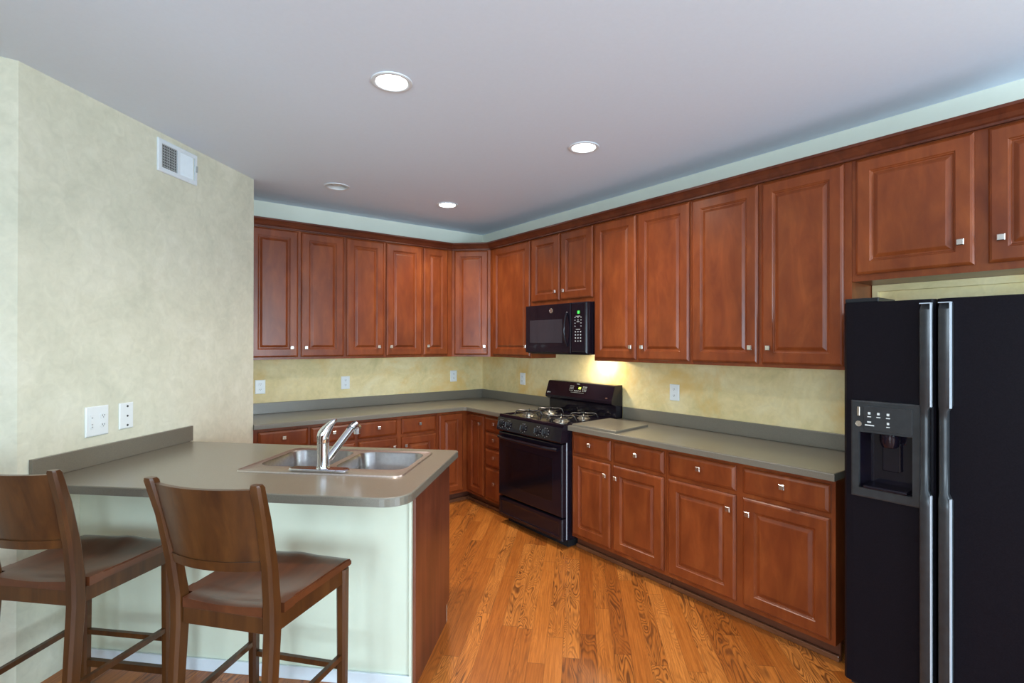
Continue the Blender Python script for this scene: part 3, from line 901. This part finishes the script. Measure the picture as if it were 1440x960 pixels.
# freezer door with an opening for the dispenser
DX0, DX1, DZ0, DZ1 = 4.182, 4.400, 0.900, 1.290
bm = bmesh.new()
z0, z1 = 0.045, FZ
fp = fdoor(F0, FS - .003)
loft(bm, [[(x, y, z0) for x, y in fp], [(x, y, DZ0) for x, y in fp]])
loft(bm, [[(x, y, DZ1) for x, y in fp], [(x, y, z1) for x, y in fp]])
lp = [(F0, YD0), (F0, YD1 + .014), (F0 + .012, YD1 + .002), (F0 + .04, YD1), (DX0, YD1), (DX0, YD0)]
rp = [(DX1, YD0), (DX1, YD1), (FS - .003 - .04, YD1), (FS - .003 - .012, YD1 + .002), (FS - .003, YD1 + .014), (FS - .003, YD0)]
loft(bm, [[(x, y, DZ0) for x, y in lp], [(x, y, DZ1) for x, y in lp]], False, False)
loft(bm, [[(x, y, DZ0) for x, y in rp], [(x, y, DZ1) for x, y in rp]], False, False)
fd = t.part('freezer_door', fixn(bm), BLACKT)
rd = t.part('fridge_door', fixn(loft(bmesh.new(), [[(x, y, z0) for x, y in fdoor(FS + .003, F1)], [(x, y, z1) for x, y in fdoor(FS + .003, F1)]])), BLACKT)
# dispenser
bm = bmesh.new()
def ring_box(bm, xo0, xo1, zo0, zo1, xi0, xi1, zi0, zi1, ya, yb):
    ro = [(xo0, zo0), (xo1, zo0), (xo1, zo1), (xo0, zo1)]; ri = [(xi0, zi0), (xi1, zi0), (xi1, zi1), (xi0, zi1)]
    e = .006
    rr = [(ro, ya), (ro, yb + .003), ([(xo0 + e, zo0 + e), (xo1 - e, zo0 + e), (xo1 - e, zo1 - e), (xo0 + e, zo1 - e)], yb), (ri, yb), (ri, ya)]
    loft(bm, [[(x, y, z) for x, z in r] for r, y in rr] , False, False)
    return fixn(bm)
ring_box(bm, DX0 - .018, DX1 + .018, DZ0 - .02, DZ1 + .012, DX0 + .012, DX1 - .012, DZ0 + .02, 1.165, -0.838, -0.856)
dsf = t.part('dispenser_frame', bm, GREYB, fd)
bm = bmesh.new()    # recessed cavity
rr = [([(DX0 + .012, DZ0 + .02), (DX1 - .012, DZ0 + .02), (DX1 - .012, 1.165), (DX0 + .012, 1.165)], -0.8379),
      ([(DX0 + .030, DZ0 + .035), (DX1 - .030, DZ0 + .035), (DX1 - .030, 1.150), (DX0 + .030, 1.150)], -0.765)]
loft(bm, [[(x, y, z) for x, z in r] for r, y in rr], False, True)
t.part('cavity', bm, BLACK, dsf)
t.part('drip_tray', box(bmesh.new(), DX0 + .03, DX1 - .03, -0.862, -0.77, DZ0 + .022, DZ0 + .034, bev=0.003), BLACK, dsf)
t.part('paddle', box(bmesh.new(), 4.262, 4.328, -0.785, -0.775, 0.995, 1.12, bev=0.003), BLACK, dsf)
t.part('nozzle', lathe(bmesh.new(), (4.298, -0.815, 1.162), (0, 0, -1), [(0.036, 0), (0.036, 0.030), (0.028, 0.055), (0.020, 0.058)], 24), BLACK, dsf, smooth=True, angle=40)
pn = t.part('touch_panel', box(bmesh.new(), DX0 + .032, DX1 - .012, -0.860, -0.8565, 1.175, 1.280, bev=0.001), GREYB, dsf)
bm = bmesh.new()
def fm(x, z, w, h): box(bm, x - w / 2, x + w / 2, -0.8625, -0.8602, z - h / 2, z + h / 2)
for x in (4.236, 4.270, 4.305):
    fm(x, 1.250, .009, .010); fm(x, 1.235, .014, .004)
fm(4.236, 1.212, .014, .006); fm(4.237, 1.198, .034, .005); fm(4.305, 1.212, .008, .010); fm(4.305, 1.197, .012, .004)
t.part('panel_print', bm, PRINT, pn)
bm = lathe(bmesh.new(), (4.194, -0.8562, 1.200), (0, -1, 0), [(0.0125, 0), (0.0125, 0.002), (0.0095, 0.002), (0.009, 0.001)], 20)
t.part('badge', bm, NICKEL, dsf)
t.part('night_light', box(bmesh.new(), 4.189, 4.200, -0.860, -0.8565, 1.235, 1.275, bev=.002), BURN, dsf)
# handles: wide at the ends, slimmer and bowed in the middle
def handle(x0, x1, flip):
    bm = bmesh.new(); rings = []
    zs = [0.10, 0.13, 0.90, 0.935, 0.96, 1.10, 1.25, 1.285, 1.31, 1.69, 1.715]
    for z in zs:
        mid = 0.945 < z < 1.30
        w1 = 0.012 if mid else 0.0
        a, b = (x0, x1 - w1) if flip else (x0, x1 - w1)
        yo = -0.872 if mid else -0.884
        if z in (0.10, 1.715): yo = -0.860
        e = 0.010
        rings.append([(a, -0.846, z), (a, yo + e, z), (a + e * .3, yo + e * .3, z), (a + e, yo, z), (b - e, yo, z), (b - e * .3, yo + e * .3, z), (b, yo + e, z), (b, -0.846, z)])
    return fixn(loft(bm, rings))
h1 = t.part('handle', handle(4.416, 4.457, False), GREYB, fd, smooth=True, angle=40)
h2 = t.part('handle', handle(4.476, 4.518, True), GREYB, rd, smooth=True, angle=40)
for h_, x0_, x1_ in ((h1, 4.416, 4.457), (h2, 4.476, 4.518)):
    bm = bmesh.new()
    # window glint on the handle edges, painted as thin bright strips
    box(bm, x1_ - .0045, x1_ + .0006, -0.8845, -0.870, 1.300, 1.714)
    box(bm, x0_ + .002, x1_, -0.8835, -0.862, 1.7145, 1.7175)
    box(bm, x1_ - .0045, x1_ + .0006, -0.8845, -0.870, 0.100, 0.945)
    t.part('edge_glint', bm, EDGE, h_)

# ---------------------------------------------------------------- recessed ceiling lights
for k, (lx, ly) in enumerate(LIGHTS):
    lab = ['lit recessed ceiling light nearest the camera', 'lit recessed ceiling light above the aisle in front of the range', 'small lit recessed ceiling light near the room corner',
           'unlit recessed ceiling light near the back wall'][k]
    t = Thing('ceiling_light', lab, 'ceiling light', FB, (lx, ly, H), 'recessed ceiling lights')
    t.part('trim_ring', lathe(bmesh.new(), (lx, ly, H - .0005), (0, 0, -1), [(0.100, 0), (0.099, 0.004), (0.094, 0.006), (0.080, 0.006), (0.076, 0.002), (0.072, -0.02)], 36, False, False), WHITE, smooth=True, angle=50)
    if k < 3:
        t.part('lens', lathe(bmesh.new(), (lx, ly, H + .012), (0, 0, -1), [(0.0725, 0), (0.0725, 0.004), (0.055, 0.010), (0.03, 0.014), (0.005, 0.015)], 32), LENS, smooth=True)
        ld = bpy.data.lights.new('downlight', 'SPOT'); ld.energy = LAMP_POWER; ld.color = LAMP_COLOR; ld.spot_size = math.radians(150); ld.spot_blend = 1.0; ld.shadow_soft_size = 0.07
        lo = bpy.data.objects.new('downlight', ld); COL.objects.link(lo); lo.location = W(lx, ly, H - .012)
    else:
        t.part('baffle', lathe(bmesh.new(), (lx, ly, H + .0), (0, 0, 1), [(0.073, 0), (0.070, 0.03), (0.066, 0.06), (0.062, 0.09)], 32, False, False), BAFFLE, smooth=True)
        t.part('bulb', lathe(bmesh.new(), (lx, ly, H + .008), (0, 0, 1), [(0.004, 0), (0.03, 0.003), (0.05, 0.012), (0.055, 0.03), (0.03, 0.085)], 24), PLAST, smooth=True)

# ---------------------------------------------------------------- outlets, plates, vent
def receptacle(bm_face, bm_slot, x, z, y):
    f = rrect(x - .016, x + .016, z - .0135, z + .0135, .009, 5)
    loft(bm_face, [[(a, y, b) for a, b in f], [(a, y - .003, b) for a, b in f]])
    for sx_ in (-.006, .006): box(bm_slot, x + sx_ - .0012, x + sx_ + .0012, y - .0042, y - .0032, z - .001, z + .007)
    box(bm_slot, x - .002, x + .002, y - .0042, y - .0032, z - .009, z - .005)
def outlet(label, rot, x, z, y=-0.001, group='duplex wall outlets', w=.043, h=.063):
    t = Thing('wall_outlet', label, 'outlet', rot, (x, y, z - h), group)
    t.part('plate', rect_rings(bmesh.new(), x - w, x + w, z - h, z + h, [(0, y), (0, y - .004), (.004, y - .007), (.01, y - .007)]), PLAST)
    f, s_ = bmesh.new(), bmesh.new()
    for dz in (.024, -.024): receptacle(f, s_, x, z + dz, y - .0072)
    o = t.part('receptacle', fixn(f), PLAST); t.part('slots', s_, SLOT, o)
outlet('white wall outlet at the far left of the back wall, beside the cream wall edge', FB, -2.420, 1.155)
outlet('white wall outlet on the back wall above the sink faucet, second from the left', FB, -1.645, 1.158)
outlet('white wall outlet on the back wall close to the room corner', FB, -0.401, 1.177)
outlet('white wall outlet on the right wall left of the range', FR, 0.765, 1.172)
outlet('white wall outlet on the right wall above the worktop right of the range', FR, 2.652, 1.170)
wy = 1.389
t = Thing('switch_outlet_plate', 'wide white double-gang plate with switch and outlet on the cream wall', 'outlet', FW, (-3.612, wy, 1.06))
t.part('plate', rect_rings(bmesh.new(), -3.678, -3.546, 1.062, 1.218, [(0, wy), (0, wy - .004), (.005, wy - .008), (.012, wy - .008)]), PLAST)
f, s_ = bmesh.new(), bmesh.new()
for dz in (.024, -.024): receptacle(f, s_, -3.582, 1.140 + dz, wy - .0082)
o = t.part('receptacle', fixn(f), PLAST); t.part('slots', s_, SLOT, o)
bm = B(-3.655, -3.636, wy - .011, wy - .0083, 1.105, 1.175)
o = t.part('switch', bm, PLAST)
bm = bmesh.new()
for z_ in (1.160, 1.125, 1.112): box(bm, -3.649, -3.642, wy - .0125, wy - .0112, z_ - .003, z_ + .003)
t.part('switch_marks', bm, GREYM, o)
t = Thing('blank_cover_plate', 'narrow white cover plate with three dark holes on the cream wall', 'wall plate', FW, (-3.434, wy, 1.07))
pp_ = t.part('plate', rect_rings(bmesh.new(), -3.480, -3.390, 1.072, 1.216, [(0, wy), (0, wy - .004), (.004, wy - .007), (.01, wy - .007)]), PLAST)
bm = bmesh.new()
for z_, r_ in ((1.196, .006), (1.142, .0055), (1.090, .006)): cyl(bm, (-3.430, wy - .0072, z_), (0, -1, 0), r_, .0015, 16)
t.part('holes', bm, SLOT, pp_)
# air vent
t = Thing('air_vent', 'white metal air register high on the cream wall, left half open', 'vent', FW, (-3.06, wy, 2.595))
VX0, VX1, VZ0, VZ1 = -3.225, -2.900, 2.592, 2.792
VM = -3.062
def fr_(x0, x1, z0, z1, i0, i1, j0, j1):
    bm = bmesh.new()
    e = .006
    rr = [([(x0, z0), (x1, z0), (x1, z1), (x0, z1)], wy), ([(x0, z0), (x1, z0), (x1, z1), (x0, z1)], wy - .006),
          ([(x0 + e, z0 + e), (x1 - e, z0 + e), (x1 - e, z1 - e), (x0 + e, z1 - e)], wy - .010), ([(i0, j0), (i1, j0), (i1, j1), (i0, j1)], wy - .010), ([(i0, j0), (i1, j0), (i1, j1), (i0, j1)], wy)]
    loft(bm, [[(x, y, z) for x, z in r] for r, y in rr], False, False)
    return fixn(bm)
t.part('frame', fr_(VX0, VX1, VZ0, VZ1, VX0 + .028, VX1 - .022, VZ0 + .028, VZ1 - .028), WHITE)
t.part('centre_bar', B(VM - .010, VM + .010, wy - .0098, wy - .001, VZ0 + .028, VZ1 - .028), WHITE)
t.part('duct', B(VX0 + .028, VM - .0102, wy - .002, wy - .0005, VZ0 + .028, VZ1 - .028), SLOT)
bm = bmesh.new()
for k in range(9):
    z_ = VZ0 + .036 + k * .0165
    box(bm, VX0 + .028, VM - .0105, wy - .0055, wy - .0035, z_, z_ + .0045)
for k in range(9):
    x_ = VX0 + .034 + k * .0135
    box(bm, x_, x_ + .003, wy - .0078, wy - .0056, VZ0 + .028, VZ1 - .028)
t.part('open_louvers', bm, GREYM)
bm = bmesh.new()
for k in range(9):
    x_ = VM + .012 + k * .0128
    a = [(x_, wy - .001), (x_, wy - .003), (x_ + .0098, wy - .0085), (x_ + .0098, wy - .0065)]
    loft(bm, [[(x, y, VZ0 + .028) for x, y in a], [(x, y, VZ1 - .028) for x, y in a]])
t.part('closed_louvers', fixn(bm), WHITE)
t.part('lever', B(VX1 - .018, VX1 - .013, wy - .022, wy - .0102, VZ0 + .085, VZ0 + .125), GREYM)

# ---------------------------------------------------------------- bar stools
def rsect(cx, cy, z, w, d, ax=0.0):
    e = min(w, d) * .22
    p = [(-w / 2 + e, -d / 2), (w / 2 - e, -d / 2), (w / 2, -d / 2 + e), (w / 2, d / 2 - e), (w / 2 - e, d / 2), (-w / 2 + e, d / 2), (-w / 2, d / 2 - e), (-w / 2, -d / 2 + e)]
    return [(cx + x, cy + y, z) for x, y in p]
def stool(label, org, rot):
    c, s = math.cos(rot), math.sin(rot)
    # org in survey world; convert to a frame rotated by rot
    ox, oy = org[0] * c + org[1] * s, -org[0] * s + org[1] * c
    t = Thing('bar_stool', label, 'stool', rot, (ox, oy, ZF), 'wooden bar stools at the peninsula')
    def P(bm):
        for v in bm.verts: v.co = v.co + Vector((ox, oy, 0))
        return fixn(bm)
    zs, st = 0.650, 0.034
    HR, HF = 0.190, 0.214          # leg centre half-spacing rear / front
    yr, yf = -0.200, 0.205
    for sx_ in (-1, 1):
        pts = [(HR * sx_, yr - .045, ZF, .036, .044), (HR * sx_, yr - .02, 0.25, .040, .050), (HR * sx_, yr, 0.56, .044, .056), (HR * sx_ * 1.0, yr - .002, 0.66, .044, .056), (HR * sx_ * 1.03, yr - .022, 0.80, .043, .050),
               (HR * sx_ * 1.06, yr - .058, 0.96, .042, .044), (HR * sx_ * 1.10, yr - .098, 1.085, .042, .036), (HR * sx_ * 1.103, yr - .102, 1.094, .034, .028)]
        t.part('leg', P(loft(bmesh.new(), [rsect(*q) for q in pts])), STOOL, smooth=True, angle=28)
    for sx_ in (-1, 1):
        pts = [(HF * sx_, yf, ZF, .034, .034), (HF * sx_, yf, 0.612, .044, .044)]
        t.part('leg', P(loft(bmesh.new(), [rsect(*q) for q in pts])), STOOL, smooth=True, angle=28)
    # apron
    a0 = 0.556
    ap = [t.part('apron', P(box(bmesh.new(), -HR + .024, HR - .024, yr - .012, yr + .012, a0, 0.614, bev=.003)), STOOL),
          t.part('apron', P(box(bmesh.new(), -HF + .024, HF - .024, yf - .012, yf + .010, a0, 0.614, bev=.003)), STOOL)]
    for sx_ in (-1, 1):
        bm = bmesh.new()
        w = .011
        for (zz) in ((a0, 0.614),):
            q = [((HR - w) * sx_, yr + .029), ((HR + w) * sx_, yr + .029), ((HF + w) * sx_, yf - .023), ((HF - w) * sx_, yf - .023)]
            loft(bm, [[(x, y, zz[0]) for x, y in q], [(x, y, zz[1]) for x, y in q]])
        t.part('apron', P(bm), STOOL)
    # seat: scooped saddle, grid
    bm = bmesh.new(); nx, ny = 22, 20
    def top(u, v):   # u,v in -1..1
        if v < -.85: v = -.85; u = max(-.78, min(.78, u))
        dip = 0.020 * max(0, 1 - (u * u * 0.95 + (v + .15) ** 2 * 0.9)) ** 1.3
        ridge = 0.006 * math.exp(-(u / .22) ** 2) * max(0, v) + .004 * max(0, v) * (1 - u * u)
        return zs - dip + ridge - 0.010 * max(0, abs(v) - .86) / .14 * (1 if v > 0 else .3)
    def xy(u, v):
        y = yr + .030 + (v + 1) / 2 * (yf + .030 - yr - .030)
        hw_ = (HR + .022) + (v + 1) / 2 * (HF - HR + .004)
        hn = HR - .027
        if v <= -0.999: return max(-hn, min(hn, u * hw_)), yr - .016
        elif v < -0.85: return max(-hn, min(hn, u * hw_)), yr + .0285
        elif v < -0.75: y = yr + .031
        return u * hw_, y
    T_, B_ = [], []
    for j in range(ny + 1):
        v = -1 + 2 * j / ny
        T_.append([bm.verts.new((*xy(-1 + 2 * i / nx, v), top(-1 + 2 * i / nx, v))) for i in range(nx + 1)])
        B_.append([bm.verts.new((*xy(-1 + 2 * i / nx, v), zs - st)) for i in range(nx + 1)])
    for j in range(ny):
        for i in range(nx):
            bm.faces.new((T_[j][i], T_[j][i + 1], T_[j + 1][i + 1], T_[j + 1][i]))
            bm.faces.new((B_[j][i], B_[j + 1][i], B_[j + 1][i + 1], B_[j][i + 1]))
    for i in range(nx):
        bm.faces.new((T_[0][i], B_[0][i], B_[0][i + 1], T_[0][i + 1])); bm.faces.new((T_[ny][i], T_[ny][i + 1], B_[ny][i + 1], B_[ny][i]))
    for j in range(ny):
        bm.faces.new((T_[j][0], T_[j + 1][0], B_[j + 1][0], B_[j][0])); bm.faces.new((T_[j][nx], B_[j][nx], B_[j + 1][nx], T_[j + 1][nx]))
    bmesh.ops.remove_doubles(bm, verts=bm.verts[:], dist=1e-5)
    fixn(bm)
    sharp = [e for e in bm.edges if len(e.link_faces) == 2 and e.calc_face_angle(0) > 1.0 and min(v.co.y for v in e.verts) > yr + .04]
    bmesh.ops.bevel(bm, geom=sharp, offset=.005, segments=2, affect='EDGES')
    t.part('seat', P(bm), SEATM, smooth=True, angle=45)
    # backrest, bowed towards the back, leaning with the posts
    def back_rings(z0, z1, th, off=0.0, nz=8):
        bm = bmesh.new(); nxx = 16
        F, G = [], []
        for j in range(nz + 1):
            z = z0 + (z1 - z0) * j / nz
            k = (z - .66) / (1.085 - .66)
            yc_ = yr - .004 - .092 * k ** 1.25
            hw_ = HR * (1 + .10 * k) - .012
            rowf, rowb = [], []
            for i in range(nxx + 1):
                u = -1 + 2 * i / nxx
                bow = -.038 * (1 - u * u)
                rowf.append(bm.verts.new((u * hw_, yc_ + bow + th / 2 + off, z - .000 * u)))
                rowb.append(bm.verts.new((u * hw_, yc_ + bow - th / 2 - off, z)))
            F.append(rowf); G.append(rowb)
        for j in range(nz):
            for i in range(nxx):
                bm.faces.new((F[j][i], F[j][i + 1], F[j + 1][i + 1], F[j + 1][i])); bm.faces.new((G[j][i], G[j + 1][i], G[j + 1][i + 1], G[j][i + 1]))
        for i in range(nxx):
            bm.faces.new((F[0][i], G[0][i], G[0][i + 1], F[0][i + 1])); bm.faces.new((F[nz][i], F[nz][i + 1], G[nz][i + 1], G[nz][i]))
        for j in range(nz):
            bm.faces.new((F[j][0], F[j + 1][0], G[j + 1][0], G[j][0])); bm.faces.new((F[j][nxx], G[j][nxx], G[j + 1][nxx], F[j + 1][nxx]))
        return bm
    br = t.part('backrest', P(back_rings(0.800, 1.076, .018)), STOOL, smooth=True, angle=40)
    t.part('rail', P(back_rings(0.786, 0.820, .026, nz=2)), STOOL, smooth=True, angle=40)
    # stretchers
    def bar(p, q, w=.020, h=.026):
        p, q = Vector(p), Vector(q); d = (q - p).normalized(); sd = Vector((-d.y, d.x, 0)).normalized() * w / 2; uz = Vector((0, 0, h / 2))
        return loft(bmesh.new(), [[r_ + sd - uz, r_ + sd + uz, r_ - sd + uz, r_ - sd - uz] for r_ in (p, q)])
    t.part('stretcher', P(bar((-HF, yf, .205), (HF, yf, .205), .018, .022)), STOOL)
    t.part('stretcher', P(bar((-HF, yf, .060), (HF, yf, .060), .022, .030)), STOOL)
    for sx_ in (-1, 1):
        t.part('stretcher', P(bar((HF * sx_, yf, .250), (HR * sx_, yr - .018, .250), .018, .022)), STOOL)
    return t
def stool_at(label, a, b, az):
    A_ = math.radians(51.6)
    wx, wy_ = a * math.sin(A_) + b * math.cos(A_), a * math.cos(A_) - b * math.sin(A_)
    z_ = math.radians(az)
    org = (wx + .2 * math.sin(z_), wy_ + .2 * math.cos(z_))
    stool(label, org, -z_)
stool_at('brown wooden bar stool with a bowed back, the right one, standing whole in view', -4.345, 0.405, 50.5)
stool_at('brown wooden bar stool cut off by the left edge of the photo', -4.375, -0.450, 46.0)
